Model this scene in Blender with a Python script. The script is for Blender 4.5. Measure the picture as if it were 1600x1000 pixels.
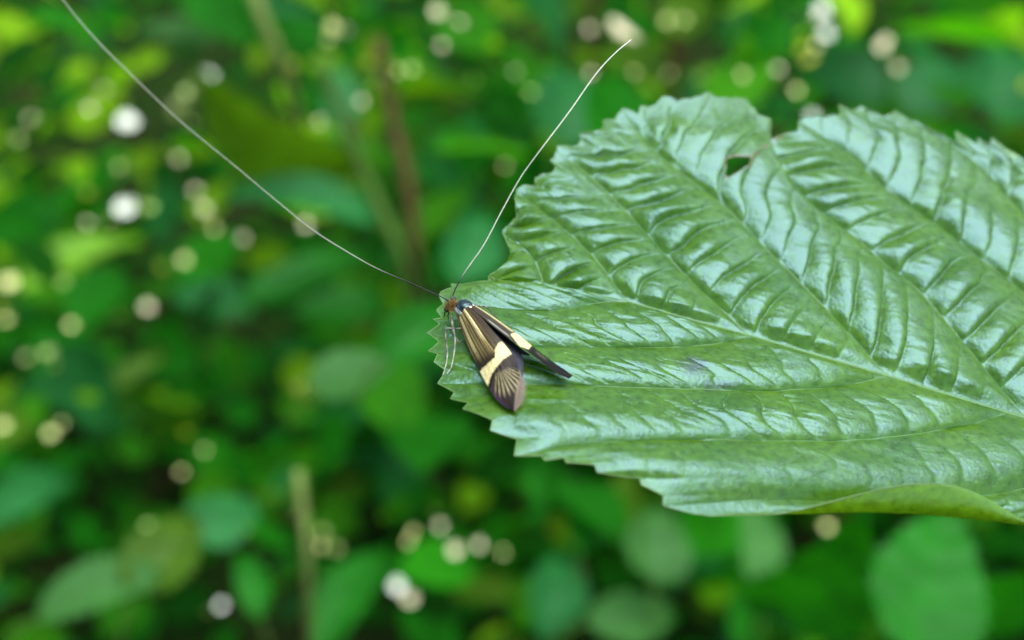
import bpy, math, random
import numpy as np
from mathutils import Vector, Matrix
random.seed(7); rng = np.random.default_rng(7)
scene = bpy.context.scene
for o in list(bpy.data.objects): bpy.data.objects.remove(o)
COL = scene.collection

# ---------------------------------------------------------------- camera
PITCH = math.radians(35.0)
LENS = 36.4
FPX = 1600 * LENS / 36.0                # focal length in photo pixels
FWD = np.array([0, math.cos(PITCH), -math.sin(PITCH)])
RIGHT = np.array([1.0, 0, 0]); UP = np.cross(RIGHT, FWD)
FOCUS = 0.0900                          # metres: a macro shot
ANCHOR = np.array([0.0, 0.0, 0.60])     # where the moth sits
def ray(px, py):                        # unit-depth direction for a photo position
    return np.array([(px - 800) / FPX, (500 - py) / FPX, 1.0])
def c2w(c): return RIGHT * c[0] + UP * c[1] + FWD * c[2]
CAM = ANCHOR - c2w(ray(740, 530)) * FOCUS
cam_d = bpy.data.cameras.new('camera'); cam = bpy.data.objects.new('camera', cam_d); COL.objects.link(cam)
cam.location = CAM; cam.rotation_euler = (math.pi / 2 - PITCH, 0, 0)
cam_d.lens = LENS; cam_d.sensor_width = 36; cam_d.clip_start = 0.005; cam_d.clip_end = 500
cam_d.dof.use_dof = True; cam_d.dof.focus_distance = FOCUS - 0.0020
cam_d.dof.aperture_fstop = LENS / 2.55  # 2.55 mm opening, like a compact camera
scene.camera = cam

# ---------------------------------------------------------------- sky, sun, exposure
SUN_EL, SUN_AZ = math.radians(71), math.radians(82)   # azimuth from +Y towards +X
TO_SUN = np.array([math.sin(SUN_AZ) * math.cos(SUN_EL), math.cos(SUN_AZ) * math.cos(SUN_EL), math.sin(SUN_EL)])
world = bpy.data.worlds.new('World'); scene.world = world; world.use_nodes = True
wn = world.node_tree.nodes; wl = world.node_tree.links
bg = wn['Background']; sky = wn.new('ShaderNodeTexSky'); sky.sky_type = 'NISHITA'
sky.sun_disc = False; sky.sun_elevation = SUN_EL; sky.sun_rotation = SUN_AZ
sky.air_density = 1.0; sky.dust_density = 0.4; sky.ozone_density = 1.0
wl.new(sky.outputs[0], bg.inputs[0]); bg.inputs[1].default_value = 0.05
sd = bpy.data.lights.new('sun', 'SUN'); sd.energy = 1.25; sd.angle = math.radians(70); sd.color = (0.90, 0.97, 1.0)
so = bpy.data.objects.new('sun', sd); COL.objects.link(so)
so.rotation_euler = Vector(TO_SUN).to_track_quat('Z', 'Y').to_euler(); so.location = (0, 0, 3)
vs = scene.view_settings; vs.view_transform = 'Standard'; vs.look = 'None'; vs.gamma = 1; vs.exposure = 3.05; vs.use_curve_mapping = False

# ---------------------------------------------------------------- helpers
def tag(o, label=None, cat=None, group=None, kind=None):
    for k, v in (('label', label), ('category', cat), ('group', group), ('kind', kind)):
        if v: o[k] = v
    return o
def link(name, mesh, parent=None, loc=None):
    o = bpy.data.objects.new(name, mesh); COL.objects.link(o)
    if parent is not None: o.parent = parent
    if loc is not None: o.location = loc
    return o
def mesh_from(name, verts, faces, mat, smooth=True, attrs=None, cols=None):
    me = bpy.data.meshes.new(name)
    verts = np.asarray(verts, dtype=float)
    if isinstance(faces, np.ndarray):
        nf, k = faces.shape
        me.vertices.add(len(verts)); me.vertices.foreach_set('co', verts.ravel())
        me.loops.add(nf * k); me.loops.foreach_set('vertex_index', faces.ravel().astype(np.int32))
        me.polygons.add(nf); me.polygons.foreach_set('loop_start', np.arange(nf, dtype=np.int32) * k)
        me.polygons.foreach_set('loop_total', np.full(nf, k, dtype=np.int32))
        me.update(calc_edges=True); me.validate()
    else:
        me.from_pydata([tuple(v) for v in verts], [], faces); me.update()
    if smooth: me.polygons.foreach_set('use_smooth', [True] * len(me.polygons))
    for k, a in (attrs or {}).items():
        at = me.attributes.new(k, 'FLOAT', 'POINT'); at.data.foreach_set('value', np.asarray(a, dtype=np.float32))
    for k, a in (cols or {}).items():
        at = me.attributes.new(k, 'FLOAT_COLOR', 'POINT'); at.data.foreach_set('color', np.asarray(a, dtype=np.float32).ravel())
    if mat: me.materials.append(mat)
    return me
def grid_faces(nu, nv, off=0):           # vertex index = i*nv + j
    i, j = np.meshgrid(np.arange(nu - 1), np.arange(nv - 1), indexing='ij')
    a = (i * nv + j).ravel() + off
    return np.stack([a, a + nv, a + nv + 1, a + 1], 1)
def smooth(x, a, b):
    t = np.clip((np.asarray(x, float) - a) / (b - a), 0, 1); return t * t * (3 - 2 * t)
_N = rng.random((64, 64))
def vnoise(x, y):                        # value noise -1..1
    x = np.asarray(x, float); y = np.asarray(y, float)
    xi = np.floor(x).astype(int); yi = np.floor(y).astype(int); fx = x - xi; fy = y - yi
    fx = fx * fx * (3 - 2 * fx); fy = fy * fy * (3 - 2 * fy)
    g = lambda a, b: _N[a % 64, b % 64]
    return (g(xi, yi) * (1 - fx) * (1 - fy) + g(xi + 1, yi) * fx * (1 - fy) + g(xi, yi + 1) * (1 - fx) * fy + g(xi + 1, yi + 1) * fx * fy) * 2 - 1
def resample(pts, n=None, ts=None):
    pts = np.asarray(pts, float); d = np.r_[0, np.cumsum(np.linalg.norm(np.diff(pts, axis=0), axis=1))]
    if d[-1] < 1e-12: return np.repeat(pts[:1], n if ts is None else len(ts), 0)
    t = (np.linspace(0, 1, n) if ts is None else np.asarray(ts)) * d[-1]
    return np.stack([np.interp(t, d, pts[:, k]) for k in range(pts.shape[1])], 1)
def spline(pts, n):                      # Catmull-Rom through points, then even spacing
    p = np.asarray(pts, float)
    if len(p) < 3: return resample(p, n)
    q = np.vstack([2 * p[0] - p[1], p, 2 * p[-1] - p[-2]]); out = []
    for i in range(1, len(q) - 2):
        t = np.linspace(0, 1, 16, endpoint=False)[:, None]; a, b, c, d = q[i - 1], q[i], q[i + 1], q[i + 2]
        out.append(0.5 * (2 * b + (c - a) * t + (2 * a - 5 * b + 4 * c - d) * t ** 2 + (3 * b - a - 3 * c + d) * t ** 3))
    return resample(np.vstack(out + [p[-1:]]), n)
def tube(path, radii, k=6):
    path = np.asarray(path, float); n = len(path); r = np.broadcast_to(np.asarray(radii, float), (n,))
    T = np.gradient(path, axis=0); T /= np.linalg.norm(T, axis=1)[:, None] + 1e-15
    ref = np.array([0.13, 0.31, 0.94]); V = []
    for i in range(n):
        a = np.cross(T[i], ref); a /= np.linalg.norm(a) + 1e-15; b = np.cross(T[i], a)
        for j in range(k):
            w = 2 * math.pi * j / k; V.append(path[i] + r[i] * (math.cos(w) * a + math.sin(w) * b))
    F = [(i * k + j, i * k + (j + 1) % k, (i + 1) * k + (j + 1) % k, (i + 1) * k + j) for i in range(n - 1) for j in range(k)]
    V += [path[0], path[-1]]; c0, c1 = n * k, n * k + 1
    F += [(c0, (j + 1) % k, j) for j in range(k)] + [(c1, (n - 1) * k + j, (n - 1) * k + (j + 1) % k) for j in range(k)]
    return np.array(V), F
def ellipsoid(c, ax, nu=16, nv=12):      # ax: 3 axis vectors
    V, F = [], []
    for i in range(nv + 1):
        th = math.pi * i / nv
        for j in range(nu):
            ph = 2 * math.pi * j / nu
            V.append(c + ax[0] * math.cos(th) + ax[1] * math.sin(th) * math.cos(ph) + ax[2] * math.sin(th) * math.sin(ph))
    for i in range(nv):
        for j in range(nu): F.append((i * nu + j, i * nu + (j + 1) % nu, (i + 1) * nu + (j + 1) % nu, (i + 1) * nu + j))
    return np.array(V), F

# ---------------------------------------------------------------- materials
def new_mat(name):
    m = bpy.data.materials.new(name); m.use_nodes = True; nt = m.node_tree
    for n in list(nt.nodes): nt.nodes.remove(n)
    out = nt.nodes.new('ShaderNodeOutputMaterial'); return m, nt, out
def N(nt, t, **kw):
    n = nt.nodes.new(t)
    for k, v in kw.items():
        if k in ('op', 'operation'): n.operation = v
        elif k.startswith('i_'): n.inputs[k[2:]].default_value = v
        else: setattr(n, k, v)
    return n
def mixc(nt, fac, a, b, blend='MIX'):
    n = nt.nodes.new('ShaderNodeMix'); n.data_type = 'RGBA'; n.blend_type = blend
    for s, v in ((0, fac), (6, a), (7, b)):
        if hasattr(v, 'is_output'): nt.links.new(v, n.inputs[s])
        else: n.inputs[s].default_value = v if s == 0 else (*v, 1) if len(v) == 3 else v
    return n.outputs[2]
def ramp(nt, src, stops):
    n = nt.nodes.new('ShaderNodeValToRGB'); e = n.color_ramp.elements
    while len(e) < len(stops): e.new(0.5)
    for el, (p, c) in zip(e, stops): el.position = p; el.color = (*c, 1) if len(c) == 3 else c
    nt.links.new(src, n.inputs[0]); return n.outputs[0]
def simple_mat(name, col, rough=0.5, metal=0.0, spec=0.5, nscale=3000, namp=0.25, col2=None):
    m, nt, out = new_mat(name); p = N(nt, 'ShaderNodeBsdfPrincipled'); tc = N(nt, 'ShaderNodeTexCoord')
    no = N(nt, 'ShaderNodeTexNoise'); no.inputs['Scale'].default_value = nscale; no.inputs['Detail'].default_value = 3
    nt.links.new(tc.outputs['Object'], no.inputs['Vector'])
    c2 = col2 or tuple(c * (1 - namp) for c in col)
    nt.links.new(ramp(nt, no.outputs['Fac'], [(0.3, c2), (0.7, col)]), p.inputs['Base Color'])
    p.inputs['Roughness'].default_value = rough; p.inputs['Metallic'].default_value = metal; p.inputs['Specular IOR Level'].default_value = spec
    nt.links.new(p.outputs[0], out.inputs[0]); return m
def leaf_blade_material():
    m, nt, out = new_mat('leaf_blade'); L = nt.links.new
    tc = N(nt, 'ShaderNodeTexCoord'); P = tc.outputs['Object']
    n1 = N(nt, 'ShaderNodeTexNoise'); n1.inputs['Scale'].default_value = 160; n1.inputs['Detail'].default_value = 5; L(P, n1.inputs['Vector'])
    n2 = N(nt, 'ShaderNodeTexNoise'); n2.inputs['Scale'].default_value = 1500; n2.inputs['Detail'].default_value = 3; L(P, n2.inputs['Vector'])
    base = ramp(nt, n1.outputs['Fac'], [(0.3, (0.060, 0.150, 0.002)), (0.7, (0.098, 0.205, 0.004))])
    fine = ramp(nt, n2.outputs['Fac'], [(0.35, (0.75, 0.75, 0.7)), (0.65, (1.15, 1.15, 1.1))])
    base = mixc(nt, 1.0, base, fine, 'MULTIPLY')
    av = N(nt, 'ShaderNodeAttribute', attribute_name='vein'); base = mixc(nt, av.outputs['Fac'], base, (0.07, 0.17, 0.02))
    # tiny pale glands scattered over the blade
    vo = N(nt, 'ShaderNodeTexVoronoi'); vo.inputs['Scale'].default_value = 1700; L(P, vo.inputs['Vector'])
    dots = ramp(nt, vo.outputs['Distance'], [(0.08, (1, 1, 1)), (0.14, (0, 0, 0))])
    n3 = N(nt, 'ShaderNodeTexNoise'); n3.inputs['Scale'].default_value = 220; L(P, n3.inputs['Vector'])
    dm = N(nt, 'ShaderNodeMath', op='MULTIPLY'); L(dots, dm.inputs[0]); L(ramp(nt, n3.outputs['Fac'], [(0.42, (0, 0, 0)), (0.6, (0.5, 0.5, 0.5))]), dm.inputs[1])
    base = mixc(nt, dm.outputs[0], base, (0.34, 0.42, 0.22))
    st = N(nt, 'ShaderNodeAttribute', attribute_name='stain'); base = mixc(nt, st.outputs['Fac'], base, (0.05, 0.05, 0.045))
    br = N(nt, 'ShaderNodeAttribute', attribute_name='brown'); base = mixc(nt, br.outputs['Fac'], base, (0.20, 0.16, 0.06))
    ge = N(nt, 'ShaderNodeNewGeometry'); base = mixc(nt, ge.outputs['Backfacing'], base, mixc(nt, 1.0, base, (1.9, 1.55, 0.8), 'MULTIPLY'))   # paler, yellower underside
    p = N(nt, 'ShaderNodeBsdfPrincipled'); L(base, p.inputs['Base Color'])
    p.inputs['Specular IOR Level'].default_value = 0.5; p.inputs['IOR'].default_value = 1.92; p.inputs['Specular Tint'].default_value = (0.54, 0.82, 1.0, 1)  # blue of the reflected sky put into the gloss tint
    rr = ramp(nt, n2.outputs['Fac'], [(0.3, (0.25,) * 3), (0.7, (0.37,) * 3)]); L(rr, p.inputs['Roughness'])
    # fine relief: cell texture of the cuticle
    v2 = N(nt, 'ShaderNodeTexVoronoi'); v2.inputs['Scale'].default_value = 3200; L(P, v2.inputs['Vector'])
    ad = N(nt, 'ShaderNodeMath', op='ADD'); L(v2.outputs['Distance'], ad.inputs[0]); L(n2.outputs['Fac'], ad.inputs[1])
    b = N(nt, 'ShaderNodeBump'); b.inputs['Strength'].default_value = 0.35; b.inputs['Distance'].default_value = 0.00006; L(ad.outputs[0], b.inputs['Height'])
    L(b.outputs[0], p.inputs['Normal'])
    p.inputs['Coat Weight'].default_value = 0.0
    tr = N(nt, 'ShaderNodeBsdfTranslucent'); L(mixc(nt, 1.0, base, (2.6, 2.3, 0.3), 'MULTIPLY'), tr.inputs['Color'])
    mx = N(nt, 'ShaderNodeMixShader'); mx.inputs[0].default_value = 0.38
    L(p.outputs[0], mx.inputs[1]); L(tr.outputs[0], mx.inputs[2]); L(mx.outputs[0], out.inputs[0]); return m
def foliage_material(name, rough=0.38, trans=0.4, tint=(1, 1, 1), spec=0.5, ior=1.5, stint=None):
    m, nt, out = new_mat(name); L = nt.links.new
    a = N(nt, 'ShaderNodeAttribute', attribute_name='tone'); c = mixc(nt, 1.0, a.outputs['Color'], tint, 'MULTIPLY')
    tc = N(nt, 'ShaderNodeTexCoord'); n1 = N(nt, 'ShaderNodeTexNoise'); n1.inputs['Scale'].default_value = 90; L(tc.outputs['Object'], n1.inputs['Vector'])
    c = mixc(nt, 1.0, c, ramp(nt, n1.outputs['Fac'], [(0.3, (0.8,) * 3), (0.7, (1.2,) * 3)]), 'MULTIPLY')
    p = N(nt, 'ShaderNodeBsdfPrincipled'); L(c, p.inputs['Base Color']); p.inputs['Roughness'].default_value = rough; p.inputs['Specular IOR Level'].default_value = spec; p.inputs['IOR'].default_value = ior
    if stint: p.inputs['Specular Tint'].default_value = (*stint, 1)
    tr = N(nt, 'ShaderNodeBsdfTranslucent'); L(mixc(nt, 1.0, c, (2.0, 2.2, 0.4), 'MULTIPLY'), tr.inputs['Color'])
    mx = N(nt, 'ShaderNodeMixShader'); mx.inputs[0].default_value = trans
    L(p.outputs[0], mx.inputs[1]); L(tr.outputs[0], mx.inputs[2]); L(mx.outputs[0], out.inputs[0]); return m
def attr_mat(name, rough=0.5, spec=0.4, metal=0.0, sheen=0.0, bump=0.0, bscale=9000, coat=0.0):
    m, nt, out = new_mat(name); L = nt.links.new
    a = N(nt, 'ShaderNodeAttribute', attribute_name='tone'); p = N(nt, 'ShaderNodeBsdfPrincipled')
    tc = N(nt, 'ShaderNodeTexCoord'); n1 = N(nt, 'ShaderNodeTexNoise'); n1.inputs['Scale'].default_value = bscale; n1.inputs['Detail'].default_value = 3
    L(tc.outputs['Object'], n1.inputs['Vector'])
    c = mixc(nt, 1.0, a.outputs['Color'], ramp(nt, n1.outputs['Fac'], [(0.3, (0.72,) * 3), (0.7, (1.2,) * 3)]), 'MULTIPLY')
    L(c, p.inputs['Base Color']); p.inputs['Roughness'].default_value = rough; p.inputs['Metallic'].default_value = metal
    p.inputs['Specular IOR Level'].default_value = spec; p.inputs['Sheen Weight'].default_value = sheen
    if bump:
        b = N(nt, 'ShaderNodeBump'); b.inputs['Strength'].default_value = bump; b.inputs['Distance'].default_value = 0.00003
        L(n1.outputs['Fac'], b.inputs['Height']); L(b.outputs[0], p.inputs['Normal'])
    L(p.outputs[0], out.inputs[0]); return m
M_blade = leaf_blade_material()
M_vein = simple_mat('leaf_vein', (0.09, 0.20, 0.04), 0.4, nscale=900)
M_ring = foliage_material('shade_ring_leaves', 0.6, 0.3, spec=0.15)
M_rim = simple_mat('leaf_rim', (0.15, 0.24, 0.06), 0.4, nscale=900)
M_fol = foliage_material('hedge_foliage', 0.6, 0.45, (1.15, 1.22, 1.1), spec=0.04); M_bgleaf = foliage_material('background_leaf', 0.45, 0.35, (1.1, 1.15, 1.1), spec=0.12)
M_glint = {k: foliage_material('glossy_leaf_' + k, 0.2, 0.3, spec=0.6, ior=i, stint=t) for k, i, t in (('pale', 2.6, (1, .98, .88)), ('beige', 2.15, (1, .85, .55)), ('yellow', 2.1, (1, .95, .45)), ('lime', 2.0, (.8, 1, .35)), ('faint', 1.8, (1, .92, .5)))}  # strong tinted gloss puts sun glints into the leaf material
M_stem = simple_mat('green_stem', (0.07, 0.13, 0.02), 0.6, spec=0.08, nscale=60, namp=0.4)
M_bark = simple_mat('brown_bark', (0.085, 0.055, 0.015), 0.8, spec=0.1, nscale=60, namp=0.5)
M_back = foliage_material('backlit_leaf', 0.5, 0.75, spec=0.2)
M_pale = simple_mat('pale_stalk', (0.20, 0.25, 0.06), 0.6, spec=0.08, nscale=80, namp=0.3)

# ---------------------------------------------------------------- ground
def ground():
    m, nt, out = new_mat('leaf_litter_soil'); L = nt.links.new
    p = N(nt, 'ShaderNodeBsdfPrincipled'); tc = N(nt, 'ShaderNodeTexCoord')
    n1 = N(nt, 'ShaderNodeTexNoise'); n1.inputs['Scale'].default_value = 14; n1.inputs['Detail'].default_value = 6; L(tc.outputs['Object'], n1.inputs['Vector'])
    L(ramp(nt, n1.outputs['Fac'], [(0.35, (0.008, 0.016, 0.004)), (0.5, (0.012, 0.03, 0.005)), (0.7, (0.03, 0.024, 0.010))]), p.inputs['Base Color'])
    p.inputs['Roughness'].default_value = 0.9; p.inputs['Specular IOR Level'].default_value = 0.0; L(p.outputs[0], out.inputs[0])
    n = 61; xs = np.sign(np.linspace(-1, 1, n)) * np.abs(np.linspace(-1, 1, n)) ** 3 * 120
    X, Y = np.meshgrid(xs, xs, indexing='ij'); Z = 0.03 * vnoise(X * 3 + 9, Y * 3) * (np.hypot(X, Y) < 20)
    me = mesh_from('ground', np.stack([X, Y, Z], -1).reshape(-1, 3), grid_faces(n, n), m)
    tag(link('ground', me), kind='structure')
ground()

# ---------------------------------------------------------------- unseen ring of leaves, added to shade the scene and darken reflections
def shade_ring():
    Vs, Cs = [], []; n = 20000; q = np.array([(-.5, 0, 0), (0, -.3, .06), (.5, 0, 0), (0, .3, .06)])
    for i in range(n):
        az = random.uniform(0, 2 * math.pi); rad = 2.9 + 1.8 * random.random() ** 1.5
        top = 5.2 + 1.6 * max(0.0, math.cos(az + 0.3)) + 1.1 * vnoise(az * 2.2, 1.5) + 0.5 * vnoise(az * 7, 4.5)
        z = top * random.random() ** 0.8; rad += 0.35 * vnoise(az * 9, z * 1.7)
        p = np.array([rad * math.sin(az), rad * math.cos(az), z])
        nv = nrm(np.array([rng.normal() * .7, rng.normal() * .7, 1.0])); x = nrm(np.cross(nv, rng.normal(size=3))); y = np.cross(nv, x)
        Vs.append((q * random.uniform(.12, .24)) @ np.stack([x, y, nv]) + p)
        Cs.append(np.tile([*(np.array([.03, .10, .012]) * rng.uniform(.6, 1.3)), 1], (4, 1)))
    me = mesh_from('shade_ring_foliage', np.vstack(Vs), np.arange(4 * n).reshape(-1, 4), M_ring, False, cols={'tone': np.vstack(Cs)})
    tag(link('shade_ring_foliage', me), 'unseen ring of leaves added to shade the scene', 'foliage', kind='stuff')
def nrm(v): return v / np.linalg.norm(v)
shade_ring()

# ---------------------------------------------------------------- the big leaf
TH = math.radians(56)                                   # angle between sight line and blade
PN_C = np.array([0.0, math.cos(TH), -math.sin(TH)])
PN_C = PN_C + np.array([0.10, 0, 0]); PN_C /= np.linalg.norm(PN_C)
PN = c2w(PN_C)
def on_leaf(px, py, h=0.0):                             # point at height h (mm) above the blade's mean plane
    r = c2w(ray(px, py)); d = (np.dot(ANCHOR - CAM, PN) + h * 0.001) / np.dot(r, PN); return CAM + r * d
MIDX = [775, 852, 985, 1175, 1390, 1570, 1800, 2150, 2400]; MIDY = [437, 446, 472, 525, 588, 643, 708, 790, 850]
def sag(px, py):                                        # slow bend of the blade (mm): the near half rises from the midrib, the rim droops
    d = max(0.0, py - float(np.interp(px, MIDX, MIDY)))
    return float(0.022 * d - 2.2 * smooth(py, 700, 830) - 1.2 * smooth(780 - px, 0, 130) + 1.0 * smooth(py, 330, 130))
def LP(pts): return [on_leaf(x, y, sag(x, y)) for x, y in pts]
TIP = (775, 437)
mid_px = [(775, 437), (812, 441), (852, 446), (900, 454), (945, 463), (985, 472), (1075, 498), (1175, 525), (1280, 556), (1390, 588), (1480, 616), (1570, 643), (1680, 676), (1800, 708), (2000, 756), (2150, 790)]
BASE = (2230, 806)
up_lat = [
 [TIP, (774, 436)],
 [(852, 446), (842, 420), (824, 392), (785, 363)],
 [(985, 472), (936, 409), (900, 373), (850, 330), (807, 297)],
 [(1175, 525), (1127, 480), (1073, 430), (1019, 373), (972, 322), (907, 261), (869, 238)],
 [(1390, 588), (1300, 490), (1210, 400), (1145, 333), (1110, 303), (1058, 264), (1020, 229), (973, 168)],
 [(1598, 650), (1510, 540), (1433, 450), (1378, 406), (1337, 370), (1279, 326), (1244, 297), (1193, 258), (1180, 241)],
 [(1800, 708), (1700, 560), (1600, 457), (1526, 399), (1462, 348), (1388, 297), (1330, 242), (1289, 214), (1248, 189)],
 [(1990, 754), (1840, 560), (1720, 435), (1600, 332), (1548, 274), (1494, 230), (1425, 190)],
 [(2120, 784), (2000, 590), (1860, 430), (1740, 325), (1600, 249)],
 [(2190, 798), (2130, 660), (2030, 520), (1900, 420)],
 [BASE, (2215, 745)]]
up_mar = [[(775, 437), (765, 432), (778, 425), (796, 412), (801, 404), (795, 388), (785, 363)],
 [(785, 363), (799, 349), (806, 338), (805, 323), (807, 297)],
 [(807, 297), (820, 291), (839, 290), (838, 278), (862, 271), (869, 264), (862, 252), (869, 238)],
 [(869, 238), (873, 229), (904, 227), (908, 213), (938, 208), (944, 190), (962, 184), (973, 168)],
 [(973, 168), (998, 178), (1002, 166), (1024, 166), (1034, 153), (1058, 160), (1084, 158), (1104, 150), (1124, 158), (1146, 156), (1166, 158), (1188, 182), (1206, 186), (1202, 205), (1205, 212), (1192, 222), (1180, 241)],
 [(1180, 241), (1200, 224), (1228, 207), (1246, 206), (1248, 189)],
 [(1248, 189), (1262, 184), (1308, 183), (1314, 167), (1336, 172), (1348, 168), (1382, 184), (1396, 176), (1414, 184), (1425, 190)],
 [(1425, 190), (1432, 190), (1460, 206), (1494, 220), (1497, 207), (1510, 212), (1524, 224), (1530, 218), (1546, 228), (1550, 221), (1576, 246), (1582, 238), (1600, 249)],
 [(1600, 249), (1640, 262), (1648, 256), (1700, 290), (1712, 286), (1770, 330), (1780, 326), (1840, 372), (1850, 370), (1900, 420)],
 [(1900, 420), (1980, 480), (1990, 476), (2060, 560), (2072, 556), (2140, 640), (2150, 640), (2215, 745)]]
lo_lat = [
 [TIP, (774, 438)],
 [(985, 472), (940, 472), (881, 483), (816, 483), (748, 477), (693, 475)],
 [(1175, 525), (1120, 537), (1050, 542), (940, 542), (830, 541), (750, 538), (667, 520)],
 [(1390, 588), (1340, 598), (1280, 606), (1200, 610), (1100, 608), (1000, 605), (900, 601), (800, 600), (684, 599)],
 [(1570, 643), (1500, 664), (1400, 681), (1300, 688), (1200, 688), (1100, 686), (1000, 687), (900, 694), (804, 712)],
 [(1800, 708), (1700, 738), (1600, 761), (1540, 772), (1470, 778), (1400, 780), (1300, 780), (1200, 780), (1036, 790)],
 [(2000, 756), (1900, 792), (1800, 816), (1720, 826), (1640, 830), (1560, 815)],
 [(2120, 784), (2060, 830), (1960, 866), (1840, 880)],
 [BASE, (2215, 838)]]
lo_mar = [[(775, 437), (763, 433), (764, 441), (746, 442), (724, 443), (705, 443), (707, 450), (689, 458), (686, 464), (693, 475)],
 [(693, 475), (682, 486), (691, 495), (677, 500), (687, 510), (667, 520)],
 [(667, 520), (686, 534), (669, 549), (684, 557), (678, 570), (697, 580), (684, 599)],
 [(684, 599), (710, 613), (704, 623), (732, 631), (723, 643), (769, 661), (766, 675), (808, 687), (804, 712)],
 [(804, 712), (846, 712), (851, 720), (880, 717), (884, 726), (928, 730), (932, 741), (999, 747), (1002, 758), (1036, 775), (1036, 790)],
 [(1036, 790), (1078, 801), (1111, 806), (1160, 805), (1210, 806), (1260, 805), (1350, 805), (1450, 806), (1520, 808), (1560, 815)],
 [(1560, 815), (1600, 828), (1650, 846), (1656, 854), (1730, 868), (1736, 876), (1800, 880), (1840, 880)],
 [(1840, 880), (1900, 892), (1906, 900), (2000, 900), (2090, 892), (2180, 868), (2215, 838)]]
NT = 230
def build_half(lats, mars, side):
    """side +1 upper half, -1 lower half; returns verts, faces, attributes, vein paths"""
    mid3 = spline(LP(mid_px + [BASE]), 600)
    midpx = spline([(x, y, 0) for x, y in mid_px + [BASE]], 600)[:, :2]
    curves = [spline(LP(c), NT) for c in lats]
    allV, allF, vein_a, stain_a, brown_a = [], [], [], [], []; off = 0; margin_path = []
    S_rows, f_rows = [], []
    for k in range(len(lats) - 1):
        A, B = curves[k], curves[k + 1]
        lenA = np.linalg.norm(np.diff(A, axis=0), axis=1).sum() * 1000; lenB = np.linalg.norm(np.diff(B, axis=0), axis=1).sum() * 1000
        mar = np.array(LP(mars[k])); mlen = np.linalg.norm(np.diff(mar, axis=0), axis=1).sum() * 1000
        wid = max(np.linalg.norm(A[0] - B[0]) * 1000, mlen); nf = int(np.clip(wid / 0.11, 24, 140))
        fs = np.linspace(0, 1, nf)
        # start row follows the midrib exactly
        ia = np.argmin(((midpx - lats[k][0]) ** 2).sum(1)); ib = np.argmin(((midpx - lats[k + 1][0]) ** 2).sum(1))
        st = resample(mid3[min(ia, ib):max(ia, ib) + 1], nf)
        if ib < ia: st = st[::-1]
        # keep tooth tips: insert exact margin arclength positions
        md = np.r_[0, np.cumsum(np.linalg.norm(np.diff(mar, axis=0), axis=1))]; md /= md[-1]
        snap = fs.copy()
        for q in md[1:-1]: snap[np.argmin(abs(snap - q))] = q
        fs = np.sort(snap); en = resample(mar, ts=fs)
        if not (side > 0 and k in (4, 5)):      # bring out the teeth
            lin = np.stack([np.interp(fs, [0, .25, .5, .75, 1], [np.average(en[:, c], weights=np.exp(-((fs - q) / 0.14) ** 2)) for q in (0, .25, .5, .75, 1)]) for c in range(3)], 1)
            en = en + (0.35 if side > 0 else 0.0) * np.sin(np.pi * fs)[:, None] ** .5 * (en - lin)
        if side > 0 and k not in (0, 5):        # small rounded teeth riding on the larger ones
            arc = fs * mlen; outw = en - (A[-12] * (1 - fs[:, None]) + B[-12] * fs[:, None]); outw /= np.linalg.norm(outw, axis=1)[:, None] + 1e-9
            tooth = np.abs(np.sin(np.pi * (arc / 1.75 + 0.25 * vnoise(arc / 2.0, arc * 0 + k)))) ** 0.8 - 0.6
            en = en + outw * (0.00034 * tooth * np.sin(np.pi * fs) ** 0.3)[:, None]
        ts = np.linspace(0, 1, NT); f = fs[:, None]; t = ts[None, :]
        P = A[None] * (1 - f[..., None]) + B[None] * f[..., None]
        w1 = ((1 - t) ** 4)[..., None]; w2 = (t ** 6)[..., None]
        P = P + w1 * (st[:, None] - P[:, :1]) + w2 * (en[:, None] - P[:, -1:])
        Tg = np.gradient(0.5 * (A + B), axis=0); Tg /= np.linalg.norm(Tg, axis=1)[:, None] + 1e-12
        slide = ((B - A) * Tg).sum(1)                                   # how far the next vein is set back
        W = np.linalg.norm((B - A) - slide[:, None] * Tg, axis=1)[None, :] * 1000 + 0 * f; slide = slide[None, :] * 1000
        Ln = (lenA * (1 - f) + lenB * f); ell = t * Ln
        env = np.clip(np.sin(np.pi * f), 0, 1)
        g = f ** (0.80 if side > 0 else 1.25)
        prof = np.clip(np.sin(np.pi * g), 1e-6, 1) ** ((0.95 if side > 0 else 0.72) + 0.28 * vnoise(ell / 2.1 + 9 * k, f * 0 + 2.5 + k))
        fade = smooth(t, 0, 0.07) * (1 - 0.75 * smooth(t, 0.88, 1.0))
        A1 = np.clip(0.15 * W, 0, 1.4) * (0.62 if side > 0 else 0.8)
        h = A1 * prof * fade
        # ladder veins with puffed cells between them
        slant = 0.62 if side > 0 else 0.15
        q = (ell + f * slide - slant * f * W) / 2.9 + (0.20 if side > 0 else 0.42) * vnoise(ell / 4.3 + 17 * k, f * (0.5 if side > 0 else 1.5) + 31 * side + 5) + (0.03 if side > 0 else 0.07) * vnoise(ell * 0.7 + 3 * k, f * 6)
        cell = np.floor(q); amp = 0.45 + 0.95 * (_N[(cell.astype(int) * 7 + 13 * k) % 64, 3 * k % 64])
        u = q - cell; lad = np.clip(np.sin(np.pi * u ** 0.55), 0, 1) ** 0.6
        ladf = env ** 0.55 * fade * np.clip(W / 4.0, 0.15, 1) * (0.85 + 0.35 * vnoise(ell / 7 + 5 * k, f + 3 * k + 0.5))
        if side > 0: ladf = ladf * (1.15 - 0.85 * smooth(f + 0.18 * vnoise(q * 0 + cell * 0.77 + k, f * 0 + 3.5), 0.35, 0.85))
        if side < 0: ladf = ladf * (1 - 0.6 * smooth(t, 0.45, 0.8)) * (0.55 if k >= 4 else 1)
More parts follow.
